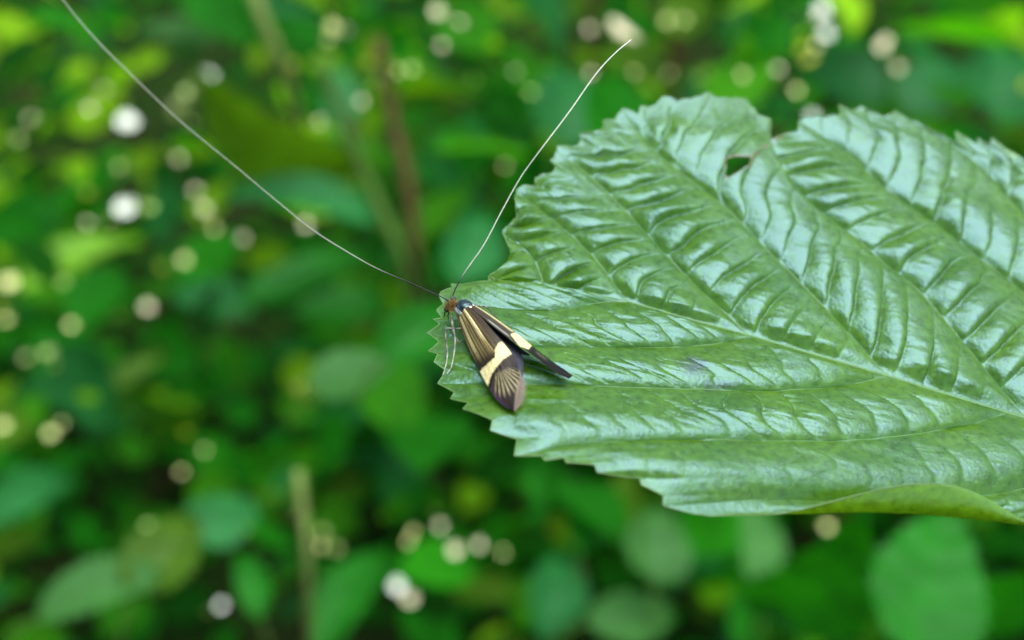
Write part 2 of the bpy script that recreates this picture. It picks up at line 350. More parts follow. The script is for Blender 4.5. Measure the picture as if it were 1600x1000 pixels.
        h += (0.82 if side > 0 else 0.36) * amp * (lad - 0.75) * ladf
        # smaller third order puckers
        h += 0.045 * vnoise(ell / 0.85 + 40, f * W / 0.85 + 9 * k) * ladf + 0.015 * vnoise(ell / 0.4 + 11, f * W / 0.4 + 2 * k) * ladf
        h += 0.25 * vnoise(ell / 6 + 3 * k, f * W / 6 + k) * fade * env
        h -= (0.10 + 0.10 * vnoise(ell / 1.7 + 4 * k, f * 0 + 8.5 + k)) * np.exp(-(f * W / 0.4) ** 2) * fade + 0.08 * np.exp(-((1 - f) * W / 0.4) ** 2) * fade
        h += 0.25 * smooth(t, 0.9, 1) * np.sin(fs * np.pi * 3 + k)[:, None] * np.sin(np.pi * f)
        if side < 0:   # the near edge lifts in a wave so that its underside shows
            x = np.array([on_px(p)[0] for p in P[:, -1]])
            lift = (smooth(x, 1190, 1420) * (1 - smooth(x, 1440, 1640)) * 3.6 + smooth(x, 1560, 1640) * (1 - smooth(x, 1700, 1850)) * 0.8)
            h += (lift * 1.0)[:, None] * smooth(t, 0.80, 1.0) ** 1.4
            back = np.cross(PN, RIGHT)        # curl also draws the edge inwards
            P = P + (lift * 0.0004)[:, None, None] * (smooth(t, 0.85, 1.0) ** 2)[..., None] * (np.array([0, 1.0, 0]))[None, None]
        h += 0.0
        P = P + (h * 0.001)[..., None] * PN
        vd = np.minimum(f * W, (1 - f) * W); vein = np.exp(-(vd / 0.12) ** 2) * 0.8 + 0.35 * np.exp(-(np.minimum(q - cell, 1 - q + cell) * 3.0 / 0.10) ** 2) * np.clip(W / 4, 0, 1) * env ** .3
        px = np.array([on_px(p) for p in P.reshape(-1, 3)]).reshape(*P.shape[:2], 2)
        nz = 9 * vnoise(px[..., 0] / 14, px[..., 1] / 9) + 5 * vnoise(px[..., 0] / 5, px[..., 1] / 4)
        ds = np.hypot((px[..., 0] - 1085) / 1.3, (px[..., 1] - 573) * 1.3) + nz
        d2 = np.hypot((px[..., 0] - 1125) / 1.6, (px[..., 1] - 603) * 1.6) + nz
        stain = 0.75 * (1 - smooth(ds, 6, 26)) + 0.45 * (1 - smooth(d2, 4, 20))
        brown = 1 - smooth(seg_dist(px, HOLE) + 0.3 * nz, 1.0, 4)
        cut = seg_dist(px, [(1168, 262), (1182, 240), (1206, 220), (1248, 192)], closed=False)
        brown = np.maximum(brown, (1 - smooth(cut + 0.3 * nz, 1, 5)) * 0.8)
        # hole: drop the faces inside, pull border vertices on to its edge
        ins = inside(px, HOLE)
        Fg = grid_faces(nf, NT)
        keep = ~(ins.ravel()[Fg].all(1)); Fg = Fg[keep]
        if ins.any():
            hp = np.array(HOLE + HOLE[:1], float); flat = P.reshape(-1, 3); fp = px.reshape(-1, 2)
            for idx in np.nonzero(ins.ravel())[0]:
                if idx in set(): continue
                c = near_pt(fp[idx], hp); d = flat[idx] - CAM; dep = np.dot(d, FWD); flat[idx] = CAM + c2w(ray(*c)) * dep
            P = flat.reshape(P.shape)
        Fg = Fg + off
        allV.append(P.reshape(-1, 3)); allF.append(Fg); vein_a.append(vein.ravel()); stain_a.append(stain.ravel()); brown_a.append(brown.ravel())
        margin_path.append(P[:, -1]); off += P.shape[0] * NT
        curves[k] = P[0].copy() if k else curves[k]
        if k == len(lats) - 2: pass
    V = np.vstack(allV); F = np.vstack(allF)
    e1 = V[F[:, 1]] - V[F[:, 0]]; e2 = V[F[:, 3]] - V[F[:, 0]]
    if (np.cross(e1, e2) @ PN).sum() < 0: F = F[:, ::-1]
    return V, F, np.concatenate(vein_a), np.concatenate(stain_a), np.concatenate(brown_a), curves, np.vstack(margin_path)
def on_px(p):
    d = p - CAM; z = np.dot(d, FWD); return (800 + FPX * np.dot(d, RIGHT) / z, 500 - FPX * np.dot(d, UP) / z)
HOLE = [(1133, 279), (1136, 262), (1135, 249), (1148, 245), (1174, 245), (1170, 257), (1152, 269)]
def seg_dist(p, poly, closed=True):
    pts = np.array(list(poly) + ([poly[0]] if closed else []), float); best = np.full(p.shape[:-1], 1e9)
    for a, b in zip(pts[:-1], pts[1:]):
        d = b - a; t = np.clip(((p - a) @ d) / (d @ d), 0, 1); best = np.minimum(best, np.linalg.norm(p - (a + t[..., None] * d), axis=-1))
    return best
def near_pt(p, pts):
    bd, bp = 1e9, None
    for a, b in zip(pts[:-1], pts[1:]):
        d = b - a; t = np.clip(((p - a) @ d) / (d @ d), 0, 1); c = a + t * d; q = np.hypot(*(p - c))
        if q < bd: bd, bp = q, c
    return bp
def inside(p, poly):
    x, y = p[..., 0], p[..., 1]; r = np.zeros(x.shape, bool); j = len(poly) - 1
    for i in range(len(poly)):
        xi, yi = poly[i]; xj, yj = poly[j]
        with np.errstate(divide='ignore', invalid='ignore'):
            c = ((yi > y) != (yj > y)) & (x < (xj - xi) * (y - yi) / (yj - yi + 1e-12) + xi)
        r ^= c; j = i
    return r
def big_leaf():
    root = link('toothed_leaf', None, None, ANCHOR); inv = ANCHOR
    tag(root, 'large glossy pleated green leaf with toothed edge carrying the moth', 'leaf')
    U = build_half(up_lat, up_mar, 1); Lw = build_half(lo_lat, lo_mar, -1)
    V = np.vstack([U[0], Lw[0]]) - inv; F = np.vstack([U[1], Lw[1] + len(U[0])])
    at = {'vein': np.r_[U[2], Lw[2]], 'stain': np.r_[U[3], Lw[3]], 'brown': np.r_[U[4], Lw[4]]}
    me = mesh_from('blade', V, F, M_blade, attrs=at)
    import bmesh
    bm = bmesh.new(); bm.from_mesh(me); bmesh.ops.remove_doubles(bm, verts=bm.verts, dist=2e-6); bm.to_mesh(me); bm.free(); me.update()
    link('blade', me, root)
    mid = spline(LP(mid_px + [BASE]), 200); r = np.linspace(0.00005, 0.00030, 200)
    v, f = tube(mid - PN * r[:, None] * 0.9 + PN * 0.00003 - inv, r, 8); link('midrib', mesh_from('midrib', v, f, M_vein), root)
    for cs, n in ((U[5], len(up_lat)), (Lw[5], len(lo_lat))):
        for k in range(1, n - 1):
            c = cs[k][::3]; L = len(c); r = np.linspace(0.00013, 0.00005, L)
            v, f = tube(c - PN * r[:, None] * 0.75 - inv, r, 6); link('lateral_vein', mesh_from('lateral_vein', v, f, M_vein), root)
    for mp in (U[6], Lw[6]):
        keep = np.r_[True, np.linalg.norm(np.diff(mp, axis=0), axis=1) > 1e-6]; mp = mp[keep]
        v, f = tube(mp - inv, 0.000045, 5); link('leaf_rim', mesh_from('leaf_rim', v, f, M_rim), root)
    b = on_leaf(*BASE); pet = spline([b, b + np.array([0.01, -0.002, -0.001]), b + np.array([0.022, -0.004, -0.006])], 20)
    v, f = tube(pet - inv, 0.0007, 8); link('leaf_stalk', mesh_from('leaf_stalk', v, f, M_stem), root)
    return root
big_leaf()

# ---------------------------------------------------------------- the moth
def W3(px, py, h): return on_leaf(px, py, h + sag(px, py) + 0.25)
def col_attr(n, c): return np.tile([*c, 1.0], (n, 1))
def piece(name, vf, mat, parent, cols=None, org=None):
    v, f = vf; v = np.asarray(v) - org
    return link(name, mesh_from(name, v, f, mat, cols={'tone': cols} if cols is not None else None), parent)
CREAM = np.array([0.68, 0.53, 0.24]); GOLD = np.array([0.30, 0.205, 0.07]); DARK = np.array([0.012, 0.0065, 0.004]); BROWN = np.array([0.05, 0.027, 0.011])
def build_moth():
    org = W3(728, 492, 0.5)
    root = link('longhorn_moth', None, None, org)
    tag(root, 'small brown and cream banded moth with very long antennae on the leaf edge', 'moth')
    M_wing = attr_mat('wing_scales', 0.42, 0.14, 0.0, 0.0, 0.6, 16000)
    M_metal = attr_mat('thorax_scales', 0.25, 0.6, 0.75, 0, 0.5, 14000)
    M_black = simple_mat('moth_black', (0.012, 0.011, 0.012), 0.3, nscale=5000)
    M_eye = simple_mat('moth_eye', (0.006, 0.006, 0.008), 0.12, nscale=5000)
    M_tuft = simple_mat('orange_tuft', (0.46, 0.27, 0.07), 0.6, nscale=6000, namp=0.6)
    M_leg = attr_mat('leg_scales', 0.45, 0.4, 0, 0, 0.4, 12000)
    M_ant = attr_mat('antenna_scales', 0.4, 0.5)
    M_fringe = attr_mat('wing_fringe', 0.7, 0.2, 0, 0.3)
    # --- near forewing
    costa = [(711, 484, 2.6), (716, 502, 2.0), (724, 525, 1.5), (735, 552, 1.2), (748, 577, 1.0), (757, 594, 0.9), (767, 612, 0.9), (780, 628, 1.0), (792, 637, 1.1), (803, 641, 1.2)]
    dors = [(733, 479, 3.5), (743, 487, 3.6), (755, 499, 3.6), (770, 517, 3.5), (785, 534, 3.3), (797, 549, 3.0), (806, 564, 2.6), (811, 582, 2.1), (811, 605, 1.6), (803, 641, 1.2)]
    def wing(cl, dl, na, nb, camber, name, colfun, thick=0.00004):
        c = spline(cl, na); d = spline(dl, na); V = np.zeros((na, nb, 3)); PX = np.zeros((na, nb, 2)); bs = np.linspace(0, 1, nb)
        for i in range(na):
            for j, b in enumerate(bs):
                q = c[i] * (1 - b) + d[i] * b; hh = q[2] + camber * math.sin(math.pi * b) * math.sin(math.pi * (0.1 + 0.85 * i / (na - 1)))
                V[i, j] = W3(q[0], q[1], hh); PX[i, j] = q[:2]
        a = np.repeat(np.linspace(0, 1, na)[:, None], nb, 1); b = np.repeat(bs[None], na, 0)
        # slight veins raised on the wing
        ridge = 0.02 * np.cos(b * 2 * math.pi * 7) * np.sin(np.pi * b)
        V += (ridge * 0.001)[..., None] * PN
        col = np.ones((na, nb, 4)); col[..., :3] = colfun(a, b, PX)
        me = mesh_from(name, V.reshape(-1, 3) - org, grid_faces(na, nb), M_wing, cols={'tone': col.reshape(-1, 4)})
        return link(name, me, root), V
    band = [(785.5, 532), (778, 537), (773.5, 546), (774, 557), (761, 569), (749, 580), (748.5, 584), (762, 604), (767, 588), (775, 574.6), (785, 562.5), (801, 552), (796, 544), (791, 537)]
    def blend(c, m, k): return c * (1 - m[..., None]) + np.asarray(k) * m[..., None]
    def near_col(a, b, PX):
        nz = vnoise(a * 60, b * 40) * 0.5 + vnoise(a * 150, b * 90) * 0.5
        nl = vnoise(a * 9 + 4, b * 26) * 0.6 + vnoise(a * 22 + 9, b * 55) * 0.4
        c = np.zeros(a.shape + (3,)) + BROWN * 1.3
        # basal half: gold streaks divided by dark vein lines, darkening towards the band
        warm = (1 - smooth(b + 0.05 * nl, 0.60, 0.74)) * (1 - smooth(a + 0.05 * nl, 0.36, 0.52))
        c = blend(c, warm * 0.9, GOLD * 1.15)
        c = blend(c, np.exp(-((b - 0.575) / 0.07) ** 4) * (1 - smooth(a + 0.03 * nl, 0.26, 0.36)), CREAM * 1.1)
        c = blend(c, np.exp(-((b - 0.16) / 0.05) ** 4) * (1 - smooth(a + 0.03 * nl, 0.30, 0.44)) * 0.7, CREAM * 0.9)
        for b0, w, a0, a1 in [(0.07, .022, 0, .55), (0.235, .022, .04, .55), (0.33, .028, .10, .55), (0.43, .04, .0, .5), (0.50, .016, .16, .5), (0.66, .03, .0, .5), (0.57, .012, .18, .5), (0.80, .02, .1, .5), (0.90, .018, .1, .55), (0.73, .012, .15, .5)]:
            m = np.exp(-((b - b0 - 0.03 * (a - 0.2)) / w) ** 2) * smooth(a, a0 - 0.02, a0 + 0.05) * (1 - smooth(a, a1, a1 + 0.05))
            c = blend(c, np.clip(m * (0.95 + 0.3 * nl), 0, 1), DARK * 1.3)
        c = blend(c, smooth(b, 0.78, 0.95) * 0.8, np.array([0.045, 0.033, 0.022]))
        c = blend(c, smooth(b + 0.04 * nl, 0.60, 0.72) * (1 - smooth(b, 0.8, 0.9)) * smooth(a, 0.08, 0.2) * 0.6, np.array([0.08, 0.055, 0.025]))
        c = blend(c, (1 - smooth(b, 0.01, 0.05)) * 0.9, DARK)
        # distal half
        dist = smooth(a, 0.60, 0.64); dc = np.zeros_like(c) + DARK * 1.1
        ang = np.arctan2(PX[..., 1] - 566, PX[..., 0] - 776); rad = np.hypot(PX[..., 0] - 776, PX[..., 1] - 566)
        ray_ = np.clip(np.sin(ang * 44 + 0.8 * vnoise(rad / 20, ang * 3)), 0, 1) ** 1.2
        zone = smooth(rad, 12, 18) * (1 - smooth(rad, 46, 60)) * smooth(ang, 0.25, 0.5) * (1 - smooth(ang, 1.6, 1.8))
        dc = blend(dc, np.clip(ray_ * zone * (0.85 + 0.3 * nz), 0, 1), np.array([0.40, 0.31, 0.14]))
        pur = (1 - smooth(b, 0.05, 0.28)) * smooth(a, 0.68, 0.8) + 0.8 * smooth(a, 0.93, 1.0)
        dc = blend(dc, np.clip(pur, 0, 1) * 0.8, np.array([0.05, 0.02, 0.04]))
        dc = blend(dc, smooth(b, 0.80, 0.97) * smooth(a, 0.70, 0.8) * 0.8, np.array([0.25, 0.18, 0.11]))
        c = blend(c, smooth(a, 0.42, 0.53) * 0.85, DARK * 1.6)
        c = c * (1 - dist[..., None]) + dc * dist[..., None]
        dd = seg_dist(PX, band); ins = inside(PX, band); sd = np.where(ins, -dd, dd) + 1.7 * nz
        c = blend(c, (1 - smooth(sd, 0.3, 3.2)), DARK)
        c = blend(c, (1 - smooth(sd, -0.7, 0.4)), CREAM * (1 + 0.06 * 1))
        return np.clip(c * (1 + 0.28 * nz[..., None]), 0.003, 1)
    fw, Vn = wing(costa, dors, 260, 150, 0.55, 'forewing', near_col)
    # fringe along the outer margin of the near wing
    edge = Vn[int(260 * 0.66):, -1]; edge = np.vstack([edge, Vn[-1:, 0]]); E = resample(edge, 420); FV, FF, FC = [], [], []
    for i in range(2, len(E) - 1):
        base = E[i]; tdir = E[i + 1] - E[i - 1]; tdir /= np.linalg.norm(tdir) + 1e-15
        outd = np.cross(tdir, PN) * 1.0
        if np.dot(outd, RIGHT) < 0: outd = -outd
        outd = outd + 0.45 * FWD * 0 + tdir * (0.35 + 0.25 * random.uniform(-1, 1)) - PN * 0.25; outd /= np.linalg.norm(outd)
        ln = random.uniform(0.45, 0.75) * 0.001 * smooth(i / len(E), 0.0, 0.3) * (1 - 0.75 * smooth(i / len(E), 0.6, 1.0)) + 0.0001; w = tdir * 0.000012
        n0 = len(FV); FV += [base - w, base + w, base + outd * ln + w * .3]; FF.append((n0, n0 + 1, n0 + 2))
        s = random.uniform(0.6, 1.2); FC += [[0.17 * s, 0.11 * s, 0.08 * s, 1]] * 2 + [[0.30 * s, 0.22 * s, 0.16 * s, 1]]
    link('wing_fringe', mesh_from('wing_fringe', np.array(FV) - org, FF, M_fringe, False, cols={'tone': np.array(FC)}), fw)
    # --- far forewing, seen almost along its surface
    costa2 = [(741, 476, 3.0), (757, 485, 2.6), (778, 499, 2.2), (800, 515, 1.9), (820, 531, 1.6), (840, 547, 1.4), (862, 564, 1.2), (880, 576, 1.1), (895, 587, 1.0)]
    dors2 = [(736, 480, 3.5), (752, 494, 3.6), (772, 511, 3.6), (793, 527, 3.5), (812, 541, 3.2), (832, 555, 2.8), (852, 570, 2.3), (872, 584, 1.7), (889, 592, 1.2)]
    band2 = [(797, 522), (806, 519), (831, 540), (826, 546), (812, 541)]
    def far_col(a, b, PX):
        nz = vnoise(a * 60 + 7, b * 40) * 0.5 + vnoise(a * 150, b * 90) * 0.5
        c = np.zeros(a.shape + (3,)) + np.array([0.05, 0.035, 0.02])
        c = blend(c, np.exp(-((b - 0.12) / 0.10) ** 2) * (1 - smooth(a, 0.36, 0.46)), CREAM * 0.8)
        c = blend(c, np.exp(-((b - 0.78) / 0.06) ** 2) * smooth(a, 0.15, 0.2) * (1 - smooth(a, 0.36, 0.42)) * 0.7, np.array([0.45, 0.42, 0.36]))
        c = blend(c, (1 - smooth(b, 0.0, 0.05)) * 0.9, DARK)
        c = blend(c, smooth(a, 0.56, 0.62), DARK * 0.6)
        c = blend(c, smooth(a, 0.62, 0.66) * (1 - smooth(a, 0.72, 0.78)) * np.exp(-((b - 0.3) / 0.2) ** 2) * 0.3, np.array([0.20, 0.15, 0.09]))
        dd = seg_dist(PX, band2); ins = inside(PX, band2); sd = np.where(ins, -dd, dd) + 0.5 * nz
        c = blend(c, (1 - smooth(sd, 0.2, 2.0)), DARK); c = blend(c, (1 - smooth(sd, -0.5, 0.4)), CREAM * 1.1)
        return np.clip(c * (1 + 0.28 * nz[..., None]), 0.003, 1)
    wing(costa2, dors2, 220, 50, 0.25, 'forewing', far_col)
    # --- hind wings: dusky, folded low between the forewings
    def dusk(a, b, PX): return np.zeros(a.shape + (3,)) + np.array([0.045, 0.045, 0.055]) * (1 + 0.3 * vnoise(a * 30, b * 12))[..., None]
    wing([(745, 492, 3.0), (765, 515, 2.9), (785, 540, 2.6), (802, 560, 2.2), (814, 590, 1.7), (812, 610, 1.3)], [(748, 490, 3.0), (772, 513, 2.6), (795, 533, 2.2), (812, 549, 1.9), (818, 570, 1.6), (815, 610, 1.3)], 60, 20, 0.0, 'hind_wing', dusk)
    wing([(750, 490, 2.8), (785, 520, 2.4), (806, 538, 2.2), (818, 547, 2.0), (828, 554, 1.9)], [(748, 492, 2.8), (780, 526, 2.2), (800, 544, 1.9), (814, 553, 1.8), (828, 556, 1.8)], 60, 16, 0.0, 'hind_wing', dusk)
    # --- abdomen, thorax, head
    axis = W3(820, 572, 1.2) - W3(715, 480, 2.4); axis /= np.linalg.norm(axis); sidev = np.cross(PN, axis); sidev /= np.linalg.norm(sidev); upv = np.cross(axis, sidev)
    pth = spline([W3(730, 488, 2.0), W3(760, 515, 2.0), W3(790, 543, 1.7), W3(812, 562, 1.4)], 30)
    piece('abdomen', tube(pth, 0.001 * 0.75 * np.sin(np.linspace(0.9, 3.0, 30)) + 0.00008, 12), M_black, root, None, org)
    v, f = ellipsoid(W3(728, 482, 2.75), [axis * 0.00100, sidev * 0.00075, upv * 0.00062], 40, 30)
    rel = (v - W3(728, 482, 2.75)) @ axis / 0.00105
    tc = np.zeros((len(v), 4)); tc[:, 3] = 1
    for i, r_ in enumerate(rel):
        base = np.array([0.05, 0.075, 0.075]) if r_ < 0.45 else np.array([0.55, 0.42, 0.20]) if r_ < 0.62 else np.array([0.05, 0.03, 0.02])
        tc[i, :3] = base * (1 + 0.7 * random.uniform(-1, 1))
    piece('thorax', (v, f), M_metal, root, tc, org)
    for sgn, c in ((1, W3(716, 486, 2.7)), (-1, W3(734, 476, 2.9))):   # shoulder plates over the wing roots
        v, f = ellipsoid(c + axis * 0.0002, [axis * 0.0007, sidev * 0.00030, upv * 0.00034], 16, 10)
        piece('shoulder_plate', (v, f), M_metal, root, np.c_[np.tile([0.45, 0.42, 0.36], (len(v), 1)) * (1 + 0.4 * rng.uniform(-1, 1, (len(v), 1))), np.ones(len(v))], org)
    hc = W3(706, 479, 2.5)
    v, f = ellipsoid(hc, [axis * 0.00034, sidev * 0.00042, upv * 0.00042], 20, 14); hd = piece('head', (v, f), M_tuft, root, None, org)
    for c in (W3(698.5, 483, 2.35), W3(709, 469, 2.45)):
        v, f = ellipsoid(c, [axis * 0.00027, sidev * 0.00027, upv * 0.00030], 18, 12); piece('eye', (v, f), M_eye, hd, None, org)
    TV, TF = [], []
    for i in range(800):      # ginger hair tuft on the crown
        th = random.uniform(0, 2 * math.pi); el = random.uniform(0.10, 1.0)
        d = upv * el + (axis * math.cos(th) + sidev * math.sin(th)) * math.sqrt(max(0, 1 - el * el)); d = d / np.linalg.norm(d)
        b0 = hc + axis * 0.0001 + d * 0.00034; dd = d + 0.5 * rng.uniform(-1, 1, 3) - axis * 0.15; dd /= np.linalg.norm(dd); ln = random.uniform(0.00025, 0.00062)
        s = np.cross(dd, FWD); s /= np.linalg.norm(s); s2 = np.cross(dd, s); n0 = len(TV); w = 0.000016
        TV += [b0 + s * w, b0 - s * .5 * w + s2 * .87 * w, b0 - s * .5 * w - s2 * .87 * w, b0 + dd * ln]; TF += [(n0, n0 + 1, n0 + 3), (n0 + 1, n0 + 2, n0 + 3), (n0 + 2, n0, n0 + 3)]
    link('hair_tuft', mesh_from('hair_tuft', np.array(TV) - org, TF, M_tuft, False), hd)
    # --- antennae
    def antenna(pts, dark_to, r0, r1, pale):
        p = spline([W3(*q) for q in pts], 520); t = np.linspace(0, 1, 520)
        r = (r0 * (1 - t) + r1 * t) * (1 + 1.6 * np.exp(-(t / 0.008) ** 2)) * (1 + 0.10 * (np.arange(520) % 2)); v, f = tube(p, r, 7)
        tt = np.r_[np.repeat(t, 7), 0, 1]; m = smooth(tt, dark_to * 0.6, dark_to * 1.5)[:, None]
        c = np.array([[0.02, 0.015, 0.015]]) * (1 - m) + np.array([pale]) * m
        piece('antenna', (v, f), M_ant, root, np.c_[c, np.ones(len(c))], org)
    antenna([(701, 470, 2.8), (690, 464, 3.2), (650, 446, 4.8), (590, 420, 6.8), (540, 392, 8.6), (490, 360, 10.4), (430, 312, 12.4), (370, 262, 14.4), (300, 205, 16.6), (250, 160, 18.0), (200, 112, 19.4), (150, 62, 20.6), (110, 15, 21.6), (70, -40, 23)], 0.16, 0.000048, 0.000024, (0.46, 0.43, 0.32))
    antenna([(706, 468, 3.0), (710, 455, 3.6), (722, 432, 4.8), (735, 413, 5.6), (757, 381, 7.0), (785, 328, 9.2), (815, 275, 11.2), (850, 227, 13.0), (890, 174, 14.2), (930, 117, 15.4), (960, 84, 16), (986, 62, 16.4)], 0.09, 0.000055, 0.000038, (0.72, 0.68, 0.50))
    # --- palps and proboscis
    for q in ([(699, 485, 2.1), (695, 489, 1.7), (694, 494, 1.4)], [(702, 488, 2.0), (700, 493, 1.6), (701, 499, 1.3)]):
        piece('palp', tube(spline([W3(*x) for x in q], 12), np.linspace(0.00007, 0.00004, 12), 6), M_black, hd, None, org)
    # --- legs
    def leg(pts, r, dark=0.5):
        p = spline([W3(*q) for q in pts], 70); t = np.linspace(0, 1, 70); rr = np.interp(t, np.linspace(0, 1, len(r)), r) * 0.0011; v, f = tube(p, rr, 7)
        tt = np.r_[np.repeat(t, 7), 0, 1]; m = (0.35 + 0.65 * smooth(tt, dark - 0.15, dark + 0.15) + 0.25 * np.sin(tt * 40))[:, None]
        c = np.array([[0.035, 0.028, 0.022]]) * (1 - m) + np.array([[0.34, 0.32, 0.23]]) * m
        return piece('leg', (v, f), M_leg, root, np.c_[np.clip(c, 0.01, 1), np.ones(len(c))], org)
    leg([(706, 490, 2.0), (706, 500, 2.0), (708, 514, 1.9), (711, 530, 1.6), (710, 548, 0.9), (707, 566, 0.35), (704, 576, 0.1), (698, 584, 0.05)], [0.09, 0.10, 0.11, 0.08, 0.055, 0.045, 0.03], 0.55)
    l2 = leg([(720, 513, 1.9), (712, 513.5, 2.3), (699, 513, 2.5), (696, 516, 2.4), (697, 534, 1.6), (699, 550, 0.8), (698, 564, 0.35), (695, 577, 0.1), (692, 586, 0.05)], [0.06, 0.06, 0.07, 0.07, 0.09, 0.05, 0.045, 0.03], 0.6)
    leg([(712, 528, 1.3), (716, 532, 1.2), (722, 540, 0.5), (724, 546, 0.1)], [0.05, 0.04, 0.03, 0.02], 2.0)
    leg([(711, 531, 1.3), (718, 534, 1.1), (722, 530, 0.9)], [0.04, 0.03, 0.02], 2.0)
    leg([(742, 478, 2.0), (760, 480, 1.6), (772, 492, 0.6), (782, 497, 0.1)], [0.07, 0.06, 0.04, 0.03], 2.0)
build_moth()

# ---------------------------------------------------------------- background foliage (all behind the moth, out of focus)
def at(px, py, d): return CAM + c2w(ray(px, py)) * d    # d: metres of depth
def leaf_mesh(L, W, n=10, m=6, pleats=0, curl=0.12, fold=0.12, tip=1.0, teeth=0.0, bend=0.0):
    """leaf along +x from 0 to L, width along y, normal +z"""
    V = []; xs = np.linspace(0, 1, n)
    for x in xs:
        w = W * 0.5 * (math.sin(math.pi * x ** (0.75 / tip)) ** 0.8 + 0.02)
        for y in np.linspace(-1, 1, m + 1):
            z = fold * W * abs(y) - curl * L * (x - 0.4) ** 2 * 2
            if pleats: z += 0.055 * W * math.sin((x - abs(y) * 0.18) * pleats * 2 * math.pi) * min(1, abs(y) * 2) * (1 - 0.6 * abs(y))
            V.append((x * L, y * w * (1 + teeth * (math.sin(x * 60 + y)) + 0.25 * teeth * math.sin(x * 17)) + bend * L * (x - 0.5) ** 2, z))
    return np.array(V), grid_faces(n, m + 1)
def frame_for(normal, ang):
    """rotation with local z = normal and local x pointing at picture angle ang (deg, 0 = right, 90 = up)"""
    n = normal / np.linalg.norm(normal); a = math.radians(ang); x = RIGHT * math.cos(a) + UP * math.sin(a)
    # slide x along the sight line into the leaf's own plane
    k = np.dot(FWD, n); x = x - FWD * (np.dot(x, n) / k) if abs(k) > 0.25 else x - n * np.dot(x, n)
    x /= np.linalg.norm(x); y = np.cross(n, x); return np.stack([x, y, n], 1)
def nrm(v): return v / np.linalg.norm(v)
def face(kind, p, jit=0.0):
    v = nrm(CAM - p)
    if kind == 'sun': n = nrm(v + TO_SUN)                                   # mirrors the sun
    elif kind == 'sky': n = nrm(v + nrm(np.array([0.45, 0.25, 0.9])))       # mirrors the open sky
    elif kind == 'back': n = nrm(v + np.array([0, 0, -0.75]) + 0.0 * UP)    # underside turned to us, lit from behind
    elif kind == 'up': n = nrm(np.array([0, -0.15, 1.0]) + 0.25 * v)
    else: n = v
    return nrm(n + jit * rng.normal(size=3))
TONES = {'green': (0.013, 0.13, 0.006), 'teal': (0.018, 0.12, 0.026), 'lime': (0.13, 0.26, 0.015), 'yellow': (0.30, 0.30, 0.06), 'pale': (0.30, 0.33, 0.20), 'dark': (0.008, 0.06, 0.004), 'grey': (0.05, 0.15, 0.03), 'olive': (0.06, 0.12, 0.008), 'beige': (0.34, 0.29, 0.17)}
def bg_leaf(name, px, py, d, len_px, wid_px, ang, kind, tone, label, group, mat=None, pleats=0, jit=0.0, curl=0.12, fold=0.12, n=12, m=6, cat='leaf'):
    p = at(px, py, d); R = frame_for(face(kind, p, jit), ang)
    # foreshortening: give the leaf the true size that spans the seen length and width
    sx = np.hypot(R[:, 0] @ RIGHT, R[:, 0] @ UP); sy = np.hypot(R[:, 1] @ RIGHT, R[:, 1] @ UP)
    L = len_px / FPX * d / max(sx, 0.35); Wd = wid_px / FPX * d / max(sy, 0.35)
    V, F = leaf_mesh(L, Wd, n, m, pleats, curl * random.uniform(.6, 2.2), fold * random.uniform(.6, 2.0), random.uniform(.75, 1.35), 0.07 if n > 8 else 0, random.uniform(-.5, .5)); V[:, 0] -= L / 2
    col = np.c_[np.tile(TONES[tone], (len(V), 1)) * rng.uniform(0.85, 1.15), np.ones(len(V))]
    me = mesh_from(name, V @ R.T, F, mat or M_bgleaf, cols={'tone': col})
    o = tag(link(name, me, None, p), label, cat, group)
    if n > 8:
        q = V[m // 2] @ R.T; a = -R[:, 0] * L * 0.35; vv, ff = tube(spline([q, q + a * .5 + np.array([0, 0, -.04]) * L, q + a + np.array([0, 0, -.3]) * L], 10), 0.0007, 6)
        link('leaf_stalk', mesh_from('leaf_stalk', vv, ff, M_stem), o)
    return o
G1 = 'large blurred leaves of the hedge'; 
